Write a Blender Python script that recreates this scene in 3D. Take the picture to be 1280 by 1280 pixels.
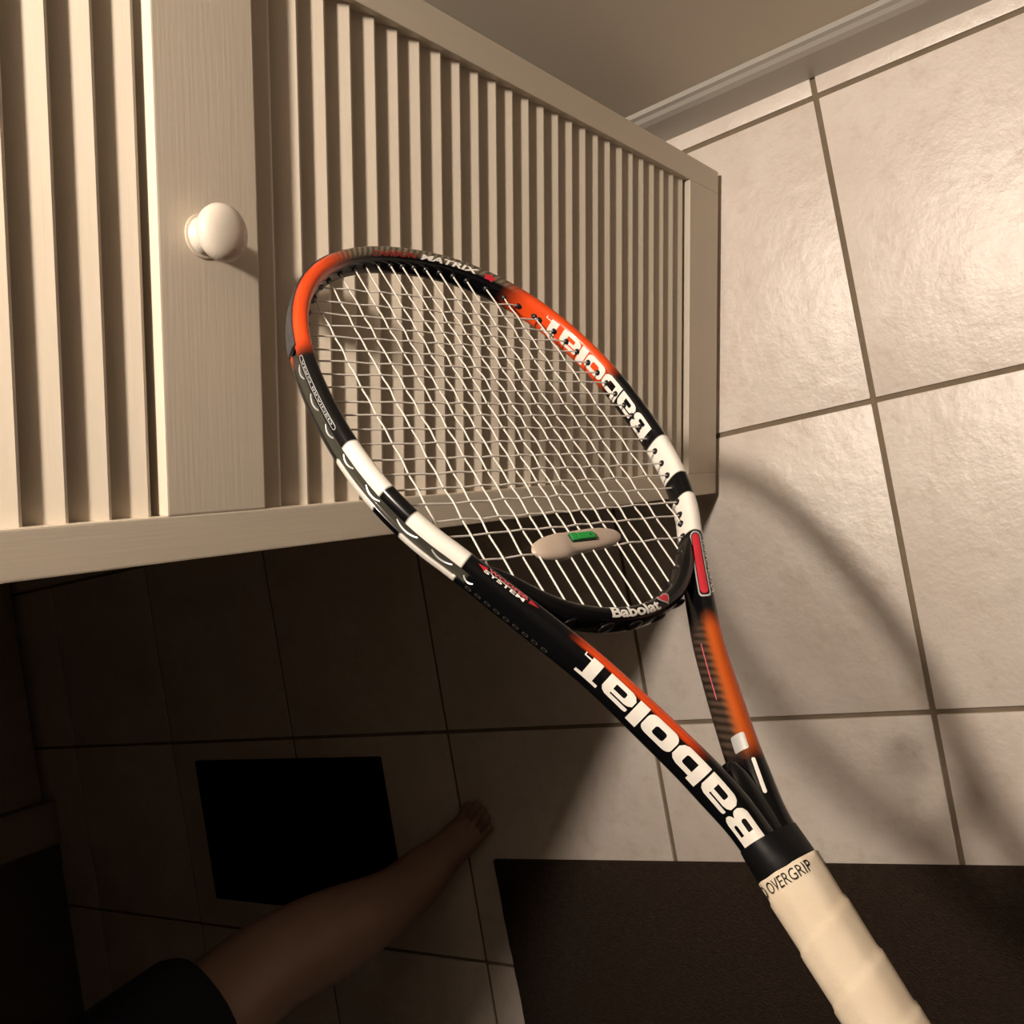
import bpy, bmesh, math, random
from mathutils import Vector, Matrix
random.seed(7)
for o in list(bpy.data.objects): bpy.data.objects.remove(o, do_unlink=True)
scene = bpy.context.scene
COL = scene.collection

# ------------------------------------------------------------------ camera (phone held sideways, looking down)
CAM_H = 1.29137
RC = ((0.17224, 0.80364, -0.56964), (0.98424, -0.16394, 0.06632), (-0.04009, -0.57209, -0.81921))
cam_data = bpy.data.cameras.new('camera'); cam = bpy.data.objects.new('camera', cam_data); COL.objects.link(cam)
cam_data.sensor_width = 36.0; cam_data.lens = 33.312; cam_data.clip_start = 0.02
rx, ry, rz = (Vector(r) for r in RC)
cam.matrix_world = Matrix(((rx.x, -ry.x, -rz.x, 0), (rx.y, -ry.y, -rz.y, 0), (rx.z, -ry.z, -rz.z, CAM_H), (0, 0, 0, 1)))
scene.camera = cam

# ------------------------------------------------------------------ world, exposure
world = bpy.data.worlds.new('world'); scene.world = world; world.use_nodes = True
world.node_tree.nodes['Background'].inputs[0].default_value = (1.0, 0.8, 0.62, 1)
world.node_tree.nodes['Background'].inputs[1].default_value = 0.0008
scene.view_settings.view_transform = 'Standard'; scene.view_settings.look = 'None'
scene.view_settings.gamma = 1.0; scene.view_settings.use_curve_mapping = False
scene.view_settings.exposure = 0.0
LAMP = Vector((-0.477, -0.236, 1.880)); LAMP_POWER = 67.0; GLOW_POWER = 30.0; LAMP_ANGLE = 96.0; LAMP_COLOR = (1.0, 0.87, 0.74); LAMP_RADIUS = 0.042

# ------------------------------------------------------------------ helpers
def tag(o, label=None, cat=None, group=None, kind=None):
    if label: o['label'] = label
    if cat: o['category'] = cat
    if group: o['group'] = group
    if kind: o['kind'] = kind
    return o
def link(name, me, mat=None, parent=None):
    o = bpy.data.objects.new(name, me); COL.objects.link(o)
    if mat and me is not None and len(me.materials) == 0: me.materials.append(mat)
    if parent: o.parent = parent
    return o
def empty(name, loc=(0, 0, 0), rz=0.0):
    o = bpy.data.objects.new(name, None); COL.objects.link(o); o.location = loc; o.rotation_euler[2] = rz; o.empty_display_size = 0.05
    return o
def bm_mesh(bm, name, smooth=False, angle=None):
    bmesh.ops.recalc_face_normals(bm, faces=bm.faces)
    me = bpy.data.meshes.new(name); bm.to_mesh(me); bm.free()
    if smooth:
        me.polygons.foreach_set('use_smooth', [True] * len(me.polygons))
        if angle: me.set_sharp_from_angle(angle=math.radians(angle))
    return me
def box_bm(x0, x1, y0, y1, z0, z1, bev=0.0, seg=1):
    bm = bmesh.new(); bmesh.ops.create_cube(bm, size=1)
    for v in bm.verts: v.co = Vector(((x0 + x1) / 2 + v.co.x * (x1 - x0), (y0 + y1) / 2 + v.co.y * (y1 - y0), (z0 + z1) / 2 + v.co.z * (z1 - z0)))
    if bev: bmesh.ops.bevel(bm, geom=bm.edges[:], offset=bev, segments=seg, affect='EDGES', profile=0.7)
    return bm
def box(name, x0, x1, y0, y1, z0, z1, mat, parent=None, bev=0.0, seg=1):
    return link(name, bm_mesh(box_bm(x0, x1, y0, y1, z0, z1, bev, seg), name), mat, parent)
def tube_mesh(name, pts, r, seg=8, caps=True):
    bm = bmesh.new(); n = len(pts); rings = []; pts = [Vector(p) for p in pts]
    ref = Vector((0.13, 0.21, 0.97))
    for i, p in enumerate(pts):
        t = (pts[min(i + 1, n - 1)] - pts[max(i - 1, 0)]).normalized()
        a = t.cross(ref).normalized(); b = t.cross(a).normalized(); rr = r[i] if isinstance(r, (list, tuple)) else r
        rings.append([bm.verts.new(p + a * rr * math.cos(2 * math.pi * k / seg) + b * rr * math.sin(2 * math.pi * k / seg)) for k in range(seg)])
    for i in range(n - 1):
        for k in range(seg): bm.faces.new((rings[i][k], rings[i][(k + 1) % seg], rings[i + 1][(k + 1) % seg], rings[i + 1][k]))
    if caps: bm.faces.new(rings[0][::-1]); bm.faces.new(rings[-1])
    return bm_mesh(bm, name, True, 50)
def lathe_mesh(name, prof, seg=32, axis='Z'):
    bm = bmesh.new(); rings = []
    for r, z in prof:
        ring = []
        for k in range(seg):
            a = 2 * math.pi * k / seg; x, y = r * math.cos(a), r * math.sin(a)
            ring.append(bm.verts.new((x, y, z) if axis == 'Z' else (x, z, y)))
        rings.append(ring)
    for i in range(len(rings) - 1):
        for k in range(seg): bm.faces.new((rings[i][k], rings[i][(k + 1) % seg], rings[i + 1][(k + 1) % seg], rings[i + 1][k]))
    bm.faces.new(rings[0][::-1]); bm.faces.new(rings[-1])
    return bm_mesh(bm, name, True, 45)
def sm(x, a, b):
    t = min(max((x - a) / (b - a), 0.0), 1.0); return t * t * (3 - 2 * t)
def mixc(a, b, t): return tuple(a[i] + (b[i] - a[i]) * t for i in range(3))

# ------------------------------------------------------------------ materials
def mat_basic(name, col, rough=0.5, spec=0.5, coat=0.0, metallic=0.0, noise=None, bump=None, subsurf=0.0, trans=0.0):
    """noise=(scale, amount, dark colour, stretch vec) mixes a second tone; bump=(scale, strength, distance, stretch)"""
    m = bpy.data.materials.new(name); m.use_nodes = True; nt = m.node_tree; p = nt.nodes['Principled BSDF']
    p.inputs['Base Color'].default_value = (*col, 1); p.inputs['Roughness'].default_value = rough
    p.inputs['Specular IOR Level'].default_value = spec; p.inputs['Metallic'].default_value = metallic
    p.inputs['Coat Weight'].default_value = coat; p.inputs['Coat Roughness'].default_value = 0.08
    if subsurf: p.inputs['Subsurface Weight'].default_value = subsurf; p.inputs['Subsurface Radius'].default_value = (0.01, 0.006, 0.004); p.inputs['Subsurface Scale'].default_value = 0.5
    if trans: p.inputs['Transmission Weight'].default_value = trans
    if noise or bump: tc = nt.nodes.new('ShaderNodeTexCoord')
    def tex(scale, stretch, detail=5.0):
        mp = nt.nodes.new('ShaderNodeMapping'); mp.inputs['Scale'].default_value = stretch
        nt.links.new(tc.outputs['Object'], mp.inputs['Vector'])
        t = nt.nodes.new('ShaderNodeTexNoise'); t.inputs['Scale'].default_value = scale; t.inputs['Detail'].default_value = detail
        nt.links.new(mp.outputs[0], t.inputs['Vector']); return t
    if noise:
        t = tex(noise[0], noise[3]); r = nt.nodes.new('ShaderNodeMapRange'); r.inputs[1].default_value = 0.3; r.inputs[2].default_value = 0.7; r.inputs[4].default_value = noise[1]
        nt.links.new(t.outputs[0], r.inputs[0]); mx = nt.nodes.new('ShaderNodeMix'); mx.data_type = 'RGBA'
        mx.inputs[6].default_value = (*col, 1); mx.inputs[7].default_value = (*noise[2], 1)
        nt.links.new(r.outputs[0], mx.inputs[0]); nt.links.new(mx.outputs[2], p.inputs['Base Color'])
    if bump:
        t = tex(bump[0], bump[3], 4.0); b = nt.nodes.new('ShaderNodeBump'); b.inputs['Strength'].default_value = bump[1]; b.inputs['Distance'].default_value = bump[2]
        nt.links.new(t.outputs[0], b.inputs['Height']); nt.links.new(b.outputs[0], p.inputs['Normal'])
    return m
PAINT_H = mat_basic('door_paint_along_width', (0.62, 0.545, 0.445), 0.42, 0.35, noise=(6, 0.5, (0.58, 0.50, 0.40), (1, 1, 6)), bump=(60, 0.25, 0.0006, (0.25, 1, 6)))
PAINT_V = mat_basic('door_paint_along_height', (0.62, 0.545, 0.445), 0.42, 0.35, noise=(6, 0.5, (0.58, 0.50, 0.40), (6, 1, 1)), bump=(60, 0.25, 0.0006, (6, 1, 0.25)))
KNOB = mat_basic('knob_paint', (0.62, 0.56, 0.48), 0.3, 0.5)
WALLD = mat_basic('low_bounce_wall_paint', (0.12, 0.10, 0.08), 0.7, 0.3, bump=(140, 0.12, 0.001, (1, 1, 1)))  # wall paint darkened to cut bounce light reaching the closet
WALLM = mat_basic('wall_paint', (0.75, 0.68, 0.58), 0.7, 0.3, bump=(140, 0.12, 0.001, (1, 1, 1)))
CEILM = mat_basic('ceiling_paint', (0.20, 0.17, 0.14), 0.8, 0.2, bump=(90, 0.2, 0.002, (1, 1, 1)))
BASEM = mat_basic('baseboard_paint', (0.48, 0.45, 0.40), 0.4, 0.4)
GROUT = mat_basic('grout', (0.24, 0.185, 0.13), 0.9, 0.2, noise=(25, 0.6, (0.17, 0.13, 0.09), (1, 1, 1)), bump=(300, 0.4, 0.001, (1, 1, 1)))
DARKDOOR = mat_basic('far_door_paint', (0.40, 0.34, 0.27), 0.5, 0.3, noise=(5, 0.4, (0.33, 0.28, 0.22), (6, 6, 1)))
MATM = mat_basic('black_rubber', (0.004, 0.004, 0.006), 0.8, 0.2, bump=(200, 0.4, 0.001, (1, 1, 1)))
RUGM = mat_basic('rug_pile', (0.052, 0.036, 0.026), 0.95, 0.1, noise=(120, 0.7, (0.030, 0.020, 0.015), (1, 1, 1)), bump=(350, 0.9, 0.004, (1, 1, 1)))
SKIN = mat_basic('skin', (0.30, 0.19, 0.14), 0.5, 0.4, noise=(20, 0.4, (0.25, 0.15, 0.11), (1, 1, 1)))
CLOTH = mat_basic('dark_cloth', (0.012, 0.012, 0.016), 0.9, 0.2, bump=(400, 0.3, 0.001, (1, 1, 1)))
NAIL = mat_basic('toenail', (0.5, 0.32, 0.26), 0.3, 0.5)
SHADEM = mat_basic('lamp_metal', (0.30, 0.22, 0.12), 0.3, 0.5, metallic=0.8)
STRING = mat_basic('nylon_string', (0.58, 0.54, 0.49), 0.35, 0.5, subsurf=0.0)
WHITEP = mat_basic('white_print', (0.68, 0.65, 0.60), 0.35, 0.5, noise=(150, 0.35, (0.70, 0.66, 0.60), (1, 1, 1)))
SILVER = mat_basic('silver_print', (0.55, 0.56, 0.56), 0.35, 0.5, metallic=0.5)
REDP = mat_basic('red_print', (0.40, 0.016, 0.028), 0.3, 0.5, coat=0.5)
PINKP = mat_basic('pale_red_print', (0.55, 0.10, 0.12), 0.3, 0.5)
DULLRED = mat_basic('dull_red_print', (0.22, 0.018, 0.015), 0.4, 0.5)
RUBBER = mat_basic('grommet_plastic', (0.010, 0.010, 0.012), 0.35, 0.5)
GROOVE = mat_basic('groove_plastic', (0.045, 0.042, 0.035), 0.35, 0.5)
BUMPER = mat_basic('bumper_plastic', (0.030, 0.032, 0.038), 0.4, 0.5, noise=(200, 0.6, (0.08, 0.08, 0.085), (1, 1, 1)))
COLLAR = mat_basic('collar_rubber', (0.003, 0.003, 0.0035), 0.5, 0.18, bump=(120, 0.2, 0.001, (1, 1, 1)))
TAPE = mat_basic('overgrip_tape', (0.64, 0.555, 0.44), 0.75, 0.25, noise=(40, 0.6, (0.54, 0.44, 0.32), (1, 1, 1)), bump=(500, 0.25, 0.0006, (1, 1, 1)))
INK = mat_basic('black_ink', (0.006, 0.006, 0.006), 0.6, 0.3)
DAMP = mat_basic('clear_rubber', (0.42, 0.34, 0.28), 0.3, 0.4, subsurf=0.25, noise=(80, 0.4, (0.36, 0.28, 0.22), (1, 1, 1)))
GREEN = mat_basic('green_rubber', (0.012, 0.26, 0.045), 0.4, 0.4)
DGREEN = mat_basic('dark_green_rubber', (0.006, 0.045, 0.015), 0.5, 0.3)

def tile_material():
    m = bpy.data.materials.new('beige_tile'); m.use_nodes = True; nt = m.node_tree; p = nt.nodes['Principled BSDF']; N = nt.nodes.new; L = nt.links.new
    tc = N('ShaderNodeTexCoord'); oi = N('ShaderNodeObjectInfo'); sc = N('ShaderNodeVectorMath'); sc.operation = 'SCALE'; sc.inputs[0].default_value = (7.3, 5.1, 3.7)
    mul = N('ShaderNodeMath'); mul.operation = 'MULTIPLY'; mul.inputs[1].default_value = 9.0; L(oi.outputs['Random'], mul.inputs[0]); L(mul.outputs[0], sc.inputs['Scale'])
    ad = N('ShaderNodeVectorMath'); L(tc.outputs['Object'], ad.inputs[0]); L(sc.outputs[0], ad.inputs[1])
    def noise(s, d, rough=0.55):
        t = N('ShaderNodeTexNoise'); t.inputs['Scale'].default_value = s; t.inputs['Detail'].default_value = d; t.inputs['Roughness'].default_value = rough; L(ad.outputs[0], t.inputs['Vector']); return t
    n1, n2, n3 = noise(5.5, 4), noise(38, 6, 0.65), noise(22, 5, 0.6)
    r1 = N('ShaderNodeValToRGB'); r1.color_ramp.elements[0].position = 0.32; r1.color_ramp.elements[0].color = (0.74, 0.64, 0.565, 1); r1.color_ramp.elements[1].position = 0.70; r1.color_ramp.elements[1].color = (0.85, 0.765, 0.685, 1); L(n1.outputs[0], r1.inputs[0])
    mr = N('ShaderNodeMapRange'); mr.inputs[1].default_value = 0.52; mr.inputs[2].default_value = 0.72; mr.inputs[4].default_value = 0.75; L(n2.outputs[0], mr.inputs[0])
    mx = N('ShaderNodeMix'); mx.data_type = 'RGBA'; L(mr.outputs[0], mx.inputs[0]); L(r1.outputs[0], mx.inputs[6]); mx.inputs[7].default_value = (0.69, 0.58, 0.48, 1)
    hs = N('ShaderNodeHueSaturation'); v = N('ShaderNodeMapRange'); v.inputs[3].default_value = 0.95; v.inputs[4].default_value = 1.04; L(oi.outputs['Random'], v.inputs[0]); L(v.outputs[0], hs.inputs['Value']); L(mx.outputs[2], hs.inputs['Color']); L(hs.outputs[0], p.inputs['Base Color'])
    p.inputs['Roughness'].default_value = 0.42; p.inputs['Specular IOR Level'].default_value = 1.0
    b = N('ShaderNodeBump'); b.inputs['Strength'].default_value = 0.5; b.inputs['Distance'].default_value = 0.005; L(n3.outputs[0], b.inputs['Height'])
    b2 = N('ShaderNodeBump'); b2.inputs['Strength'].default_value = 0.25; b2.inputs['Distance'].default_value = 0.0012; L(n2.outputs[0], b2.inputs['Height']); L(b.outputs[0], b2.inputs['Normal']); L(b2.outputs[0], p.inputs['Normal'])
    return m
TILE = tile_material()

def frame_material():
    m = bpy.data.materials.new('racket_paint'); m.use_nodes = True; nt = m.node_tree; p = nt.nodes['Principled BSDF']; N = nt.nodes.new; L = nt.links.new
    at = N('ShaderNodeAttribute'); at.attribute_name = 'paint'; uv = N('ShaderNodeUVMap'); uv.uv_map = 'uv'
    mp = N('ShaderNodeMapping'); mp.inputs['Rotation'].default_value = (0, 0, math.radians(38)); L(uv.outputs[0], mp.inputs['Vector'])
    w = N('ShaderNodeTexWave'); w.inputs['Scale'].default_value = 75.0; w.inputs['Distortion'].default_value = 0.6; L(mp.outputs[0], w.inputs['Vector'])
    mr = N('ShaderNodeMapRange'); mr.inputs[3].default_value = 0.45; mr.inputs[4].default_value = 1.35; L(w.outputs['Fac'], mr.inputs[0])
    mx = N('ShaderNodeMix'); mx.data_type = 'FLOAT'; L(at.outputs['Alpha'], mx.inputs[0]); mx.inputs[2].default_value = 1.0; L(mr.outputs[0], mx.inputs[3])
    vm = N('ShaderNodeVectorMath'); vm.operation = 'SCALE'; L(at.outputs['Color'], vm.inputs[0]); L(mx.outputs[0], vm.inputs['Scale']); L(vm.outputs[0], p.inputs['Base Color'])
    p.inputs['Roughness'].default_value = 0.25; p.inputs['Specular IOR Level'].default_value = 0.18; p.inputs['Coat Weight'].default_value = 0.3; p.inputs['Coat Roughness'].default_value = 0.04
    return m
FRAMEM = frame_material()

# ------------------------------------------------------------------ the setting: tiled floor
T = 0.41; GX, GY = -0.1115, -0.3044
floor = box('floor', -1.6, 2.2, -2.75, 1.0, -0.06, -0.004, GROUT); tag(floor, 'tiled floor with beige square ceramic tiles and tan grout', kind='structure')
tb = box_bm(-T / 2 + 0.0034, T / 2 - 0.0034, -T / 2 + 0.0034, T / 2 - 0.0034, -0.010, 0.0, 0.0022, 2)
tile_me = bm_mesh(tb, 'tile', True, 60); tile_me.materials.append(TILE)
for i in range(-4, 6):
    for j in range(-6, 4):
        cx, cy = GX + (i + 0.5) * T, GY + (j + 0.5) * T
        if cx - T / 2 < -0.75 or cx - T / 2 > 1.6 or cy - T / 2 < -2.8: continue
        t = link('tile', tile_me, None, floor); t.location = (cx, cy, random.uniform(-0.0004, 0.0)); t.rotation_euler[2] = 0
cut_me = bm_mesh(box_bm(-0.014, 0.014, -T / 2 + 0.0034, T / 2 - 0.0034, -0.010, 0.0, 0.0022, 2), 'cut_tile', True, 60); cut_me.materials.append(TILE)
for j in range(-6, 4):
    t = link('tile', cut_me, None, floor); t.location = (GX - T - 0.0034 - 0.014, GY + (j + 0.5) * T, 0.0)
# side wall that carries the hinge, baseboard, ceiling and the dark far wall
WX = -0.561
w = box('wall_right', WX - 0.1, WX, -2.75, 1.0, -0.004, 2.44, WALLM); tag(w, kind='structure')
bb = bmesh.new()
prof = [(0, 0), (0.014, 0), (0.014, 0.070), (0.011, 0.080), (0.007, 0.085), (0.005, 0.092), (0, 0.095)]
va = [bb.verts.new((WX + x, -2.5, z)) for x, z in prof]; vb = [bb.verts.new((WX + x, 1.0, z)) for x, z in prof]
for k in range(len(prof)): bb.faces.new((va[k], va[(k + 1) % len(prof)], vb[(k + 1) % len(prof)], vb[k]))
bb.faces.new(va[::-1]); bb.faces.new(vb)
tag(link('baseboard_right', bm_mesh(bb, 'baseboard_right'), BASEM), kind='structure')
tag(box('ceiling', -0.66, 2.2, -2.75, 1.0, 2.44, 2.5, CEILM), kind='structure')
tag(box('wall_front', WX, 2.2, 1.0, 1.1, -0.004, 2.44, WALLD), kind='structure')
tag(box('unseen_header', WX, 2.2, -0.66, -0.56, 2.04, 2.44, WALLD), kind='structure')  # unseen header, added to keep lamp light from passing over the door
tag(box('trim_3', WX, WX + 0.17, -0.66, -0.575, -0.002, 2.04, BASEM, bev=0.003), kind='structure')  # hinge jamb, widened to block a sliver of lamp light behind the door
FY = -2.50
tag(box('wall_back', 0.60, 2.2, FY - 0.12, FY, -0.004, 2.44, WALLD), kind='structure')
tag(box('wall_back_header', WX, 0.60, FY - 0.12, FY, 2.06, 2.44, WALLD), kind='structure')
tag(box('trim_1', 0.434, 0.545, FY - 0.06, FY + 0.018, -0.002, 2.06, DARKDOOR, bev=0.004), kind='structure')
tag(box('trim_2', 0.545, 0.60, FY - 0.12, FY + 0.004, -0.002, 2.06, WALLD), kind='structure')
fd = empty('door_2', (WX + 0.02, FY - 0.03, 0.018)); tag(fd, kind='structure')
FW = 0.434 - WX - 0.022
box('door_slab', 0, FW, -0.02, 0.018, 0, 2.02, DARKDOOR, fd, 0.003)
for px0, px1, pz0, pz1 in ((0.12, FW / 2 - 0.05, 0.2, 0.9), (FW / 2 + 0.05, FW - 0.12, 0.2, 0.9), (0.12, FW / 2 - 0.05, 1.08, 1.85), (FW / 2 + 0.05, FW - 0.12, 1.08, 1.85)):
    box('door_panel', px0, px1, 0.016, 0.026, pz0, pz1, DARKDOOR, fd, 0.006)

# ------------------------------------------------------------------ louvered door
DW = 0.4477; DT = 0.029
ang = math.atan2(-0.20002, 0.97979)
door = empty('louvered_door', (-0.46924, -0.44613, 0.0), ang)
tag(door, 'cream painted louvered closet door standing ajar with a round knob', 'door')
Z0, ZB, ZM0, ZM1, ZT, ZTOP = 0.0161, 0.1092, 0.8355, 0.9163, 1.935, 2.02
SF = 0.0300
def dpart(name, x0, x1, z0, z1, mat):
    return box(name, x0, x1, -DT, 0, z0, z1, mat, door, 0.0013, 2)
dpart('stile', 0, SF, Z0, ZTOP, PAINT_V); dpart('stile', DW - SF, DW, Z0, ZTOP, PAINT_V)
dpart('bottom_rail', SF, DW - SF, Z0, ZB, PAINT_H); dpart('middle_rail', SF, DW - SF, ZM0, ZM1, PAINT_H); dpart('top_rail', SF, DW - SF, ZT, ZTOP, PAINT_H)
# one slat: 45 degree blade, rounded nose
PITCH = 0.0279
sb = bmesh.new(); th = 0.0050; NY = -0.0070
prof = []
sy0, sz0, sy1, sz1 = NY, 0.0, NY - 0.0140, 0.0330
dx, dz = sy1 - sy0, sz1 - sz0; ll = math.hypot(dx, dz); tx, tz = dx / ll, dz / ll; nx_, nz_ = tz, -tx   # normal up/out
if nz_ < 0: nx_, nz_ = -nx_, -nz_
prof = [(sy0, sz0), (sy1, sz1), (sy1 - nx_ * th, sz1 - nz_ * th), (sy0 - nx_ * th * 0.75 - tx * 0.0, sz0 - nz_ * th), (sy0 - nx_ * th * 0.2 - tx * 0.0012, sz0 - nz_ * th * 0.5 - tz * 0.0012)]
va = [sb.verts.new((SF - 0.002, y, z)) for y, z in prof]; vb = [sb.verts.new((DW - SF + 0.002, y, z)) for y, z in prof]
for k in range(len(prof)): sb.faces.new((va[k], va[(k + 1) % len(prof)], vb[(k + 1) % len(prof)], vb[k]))
sb.faces.new(va[::-1]); sb.faces.new(vb)
slat_me = bm_mesh(sb, 'slat'); slat_me.materials.append(PAINT_H)
zs = [0.789 - k * PITCH for k in range(-1, 25)]
z = 0.9257
while z + 0.03 < ZT: zs.append(z); z += PITCH
for z in zs:
    s_ = link('slat', slat_me, None, door); s_.location = (0, random.uniform(-0.0003, 0.0003), z + random.uniform(-0.0003, 0.0003))
# knob
knob = link('knob', lathe_mesh('knob', [(0.0125, 0.0), (0.0125, 0.0015), (0.0095, 0.0045), (0.0085, 0.010), (0.0105, 0.0135), (0.0155, 0.0165), (0.0182, 0.0205), (0.0188, 0.0245), (0.0178, 0.0285), (0.0150, 0.0318), (0.0105, 0.0340), (0.005, 0.0350), (0.0006, 0.0352)], 48, 'Y'), KNOB, door)
knob.location = (DW - 0.2135, 0.0, 0.8820); knob.scale = (1, 0.81, 1)
scr = link('knob_plate', lathe_mesh('knob_plate', [(0.0145, 0.0), (0.0145, 0.0008), (0.013, 0.0014), (0.001, 0.0014)], 40, 'Y'), PAINT_H, knob)
# hinges on the wall side
for hz in (0.22, 1.75):
    h = link('hinge', lathe_mesh('hinge', [(0.005, -0.035), (0.005, 0.035)], 12), BASEM, door); h.location = (-0.004, -DT + 0.004, hz)

# ------------------------------------------------------------------ wall lamp (source of the light)
lamp = empty('wall_lamp', (WX, LAMP.y, LAMP.z + 0.10)); tag(lamp, 'brass wall lamp with downward metal shade on the side wall', 'lamp')
lx = LAMP.x - WX
pl = link('back_plate', lathe_mesh('back_plate', [(0.045, 0.0), (0.045, 0.010), (0.036, 0.016), (0.01, 0.018)], 32), SHADEM, lamp); pl.rotation_euler = (0, math.pi / 2, 0)
link('arm', tube_mesh('arm', [(0.012, 0, 0), (0.06, 0, 0.03), (lx * 0.75, 0, 0.04), (lx * 0.95, 0, 0.03), (lx, 0, 0.005)], 0.006, 12), SHADEM, lamp)
sh = bmesh.new(); rings = []
for r, zz in ((0.018, 0.005), (0.035, -0.008), (0.054, -0.035), (0.064, -0.060), (0.062, -0.060), (0.052, -0.036), (0.033, -0.010), (0.014, 0.001)):
    rings.append([sh.verts.new((lx + r * math.cos(2 * math.pi * k / 40), r * math.sin(2 * math.pi * k / 40), zz)) for k in range(40)])
for a_, b_ in zip(rings, rings[1:]):
    for k in range(40): sh.faces.new((a_[k], a_[(k + 1) % 40], b_[(k + 1) % 40], b_[k]))
sh.faces.new(rings[0][::-1]); sh.faces.new(rings[-1])
link('lamp_shade', bm_mesh(sh, 'lamp_shade', True, 50), SHADEM, lamp)
bulbm = bpy.data.materials.new('bulb_glass'); bulbm.use_nodes = True
bulbm.node_tree.nodes['Principled BSDF'].inputs['Emission Color'].default_value = (*LAMP_COLOR, 1); bulbm.node_tree.nodes['Principled BSDF'].inputs['Emission Strength'].default_value = 4.0
bu = link('bulb', lathe_mesh('bulb', [(0.010, 0.0), (0.012, -0.012), (0.022, -0.030), (0.024, -0.042), (0.018, -0.056), (0.008, -0.063), (0.001, -0.065)], 24), bulbm, lamp); bu.location = (lx, 0, 0.0)
for lname, ltype, power in (('lamp_beam', 'SPOT', LAMP_POWER), ('lamp_glow', 'POINT', GLOW_POWER)):
    ld = bpy.data.lights.new(lname, ltype); ld.energy = power; ld.color = LAMP_COLOR; ld.shadow_soft_size = LAMP_RADIUS
    if ltype == 'SPOT': ld.spot_size = math.radians(LAMP_ANGLE); ld.spot_blend = 1.0
    lo = bpy.data.objects.new(lname, ld); COL.objects.link(lo); lo.parent = lamp; lo.location = (lx, 0, -0.10)

# ------------------------------------------------------------------ racket
XA = Vector((0.04823, 0.27861, -0.95543)); YA = Vector((-0.83252, -0.51285, -0.19157)); ZA = Vector((-0.54337, 0.80466, 0.20721)); C0 = Vector((-0.09243, -0.35731, 0.77408))
VB = 0.515
racket = empty('tennis_racket'); org = C0 - YA * VB
racket.matrix_world = Matrix(((XA.x, YA.x, ZA.x, org.x), (XA.y, YA.y, ZA.y, org.y), (XA.z, YA.z, ZA.z, org.z), (0, 0, 0, 1)))
tag(racket, 'black and orange tennis racket with white bands, white strings and cream grip', 'tennis racket')
def loc(u, v, h=0.0): return Vector((u, VB - v, h))
AI, BI, NE = 0.12465, 0.1551, 2.226
AC, BC = 0.1301, 0.1616
def catmull(P, n):
    out = []
    for i in range(len(P) - 1):
        p0, p1, p2, p3 = P[max(i - 1, 0)], P[i], P[i + 1], P[min(i + 2, len(P) - 1)]
        for k in range(n):
            t = k / n
            out.append(tuple(0.5 * ((2 * p1[j]) + (-p0[j] + p2[j]) * t + (2 * p0[j] - 5 * p1[j] + 4 * p2[j] - p3[j]) * t * t + (-p0[j] + 3 * p1[j] - 3 * p2[j] + p3[j]) * t ** 3) for j in range(2)))
    out.append(P[-1]); return out
half = []                                   # right half, tip to shaft
for k in range(0, 400):
    a = math.pi / 2 * (1 - k / 200.0)
    cu, sv = math.cos(a), math.sin(a)
    u_, v_ = AC * math.copysign(abs(cu) ** (2 / NE), cu), -BC * math.copysign(abs(sv) ** (2 / NE), sv)
    if v_ > 0.114: break
    half.append((u_, v_))
ctl = [half[-6], half[-1], (0.0768, 0.1490), (0.0603, 0.1764), (0.0468, 0.2005), (0.0325, 0.2330), (0.0192, 0.2660), (0.0110, 0.2920), (0.0084, 0.3080), (0.0078, 0.3180)]
half += catmull(ctl, 24)[25:]
raw = [(-u, v) for u, v in half[::-1]] + half[1:]
# resample evenly
def resample(P, step):
    L = [0.0]
    for a, b in zip(P, P[1:]): L.append(L[-1] + math.hypot(b[0] - a[0], b[1] - a[1]))
    n = int(L[-1] / step); out = []; j = 0
    for i in range(n + 1):
        s = L[-1] * i / n
        while j < len(L) - 2 and L[j + 1] < s: j += 1
        t = (s - L[j]) / max(L[j + 1] - L[j], 1e-9); out.append((P[j][0] + (P[j + 1][0] - P[j][0]) * t, P[j][1] + (P[j + 1][1] - P[j][1]) * t))
    return out, L[-1]
PATH, PLEN = resample(raw, 0.0014); NP = len(PATH)
STEP = PLEN / (NP - 1)
SE = 2.7
tab = []                                     # section table, c from 0 (front) round the outside to the back
acc = 0.0; prev = None
for k in range(401):
    a = math.pi * k / 400
    o_, h_ = abs(math.sin(a)) ** (2 / SE), math.copysign(abs(math.cos(a)) ** (2 / SE), math.cos(a))
    if prev: acc += math.hypot((o_ - prev[0]) * 0.0058, (h_ - prev[1]) * 0.0102)
    prev = (o_, h_); tab.append((acc, o_, h_))
def sec(c):
    sgn = 1 if c >= 0 else -1; c = min(abs(c), 1.0) * acc
    lo_, hi_ = 0, 400
    while hi_ - lo_ > 1:
        m = (lo_ + hi_) // 2
        if tab[m][0] <= c: lo_ = m
        else: hi_ = m
    t = (c - tab[lo_][0]) / max(tab[hi_][0] - tab[lo_][0], 1e-12)
    return sgn * (tab[lo_][1] + (tab[hi_][1] - tab[lo_][1]) * t), tab[lo_][2] + (tab[hi_][2] - tab[lo_][2]) * t
def width_at(v, u):
    w = 0.0057 + 0.0009 * sm(-v, 0.08, 0.15) + 0.0008 * sm(v, 0.12, 0.17) + 0.0006 * sm(v, 0.20, 0.24) + 0.0014 * sm(v, 0.25, 0.30)
    d = 0.0103 + 0.0006 * sm(v, 0.12, 0.18) + 0.0005 * sm(v, 0.2, 0.26) - 0.0016 * sm(v, 0.275, 0.308)
    return w, d
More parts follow.
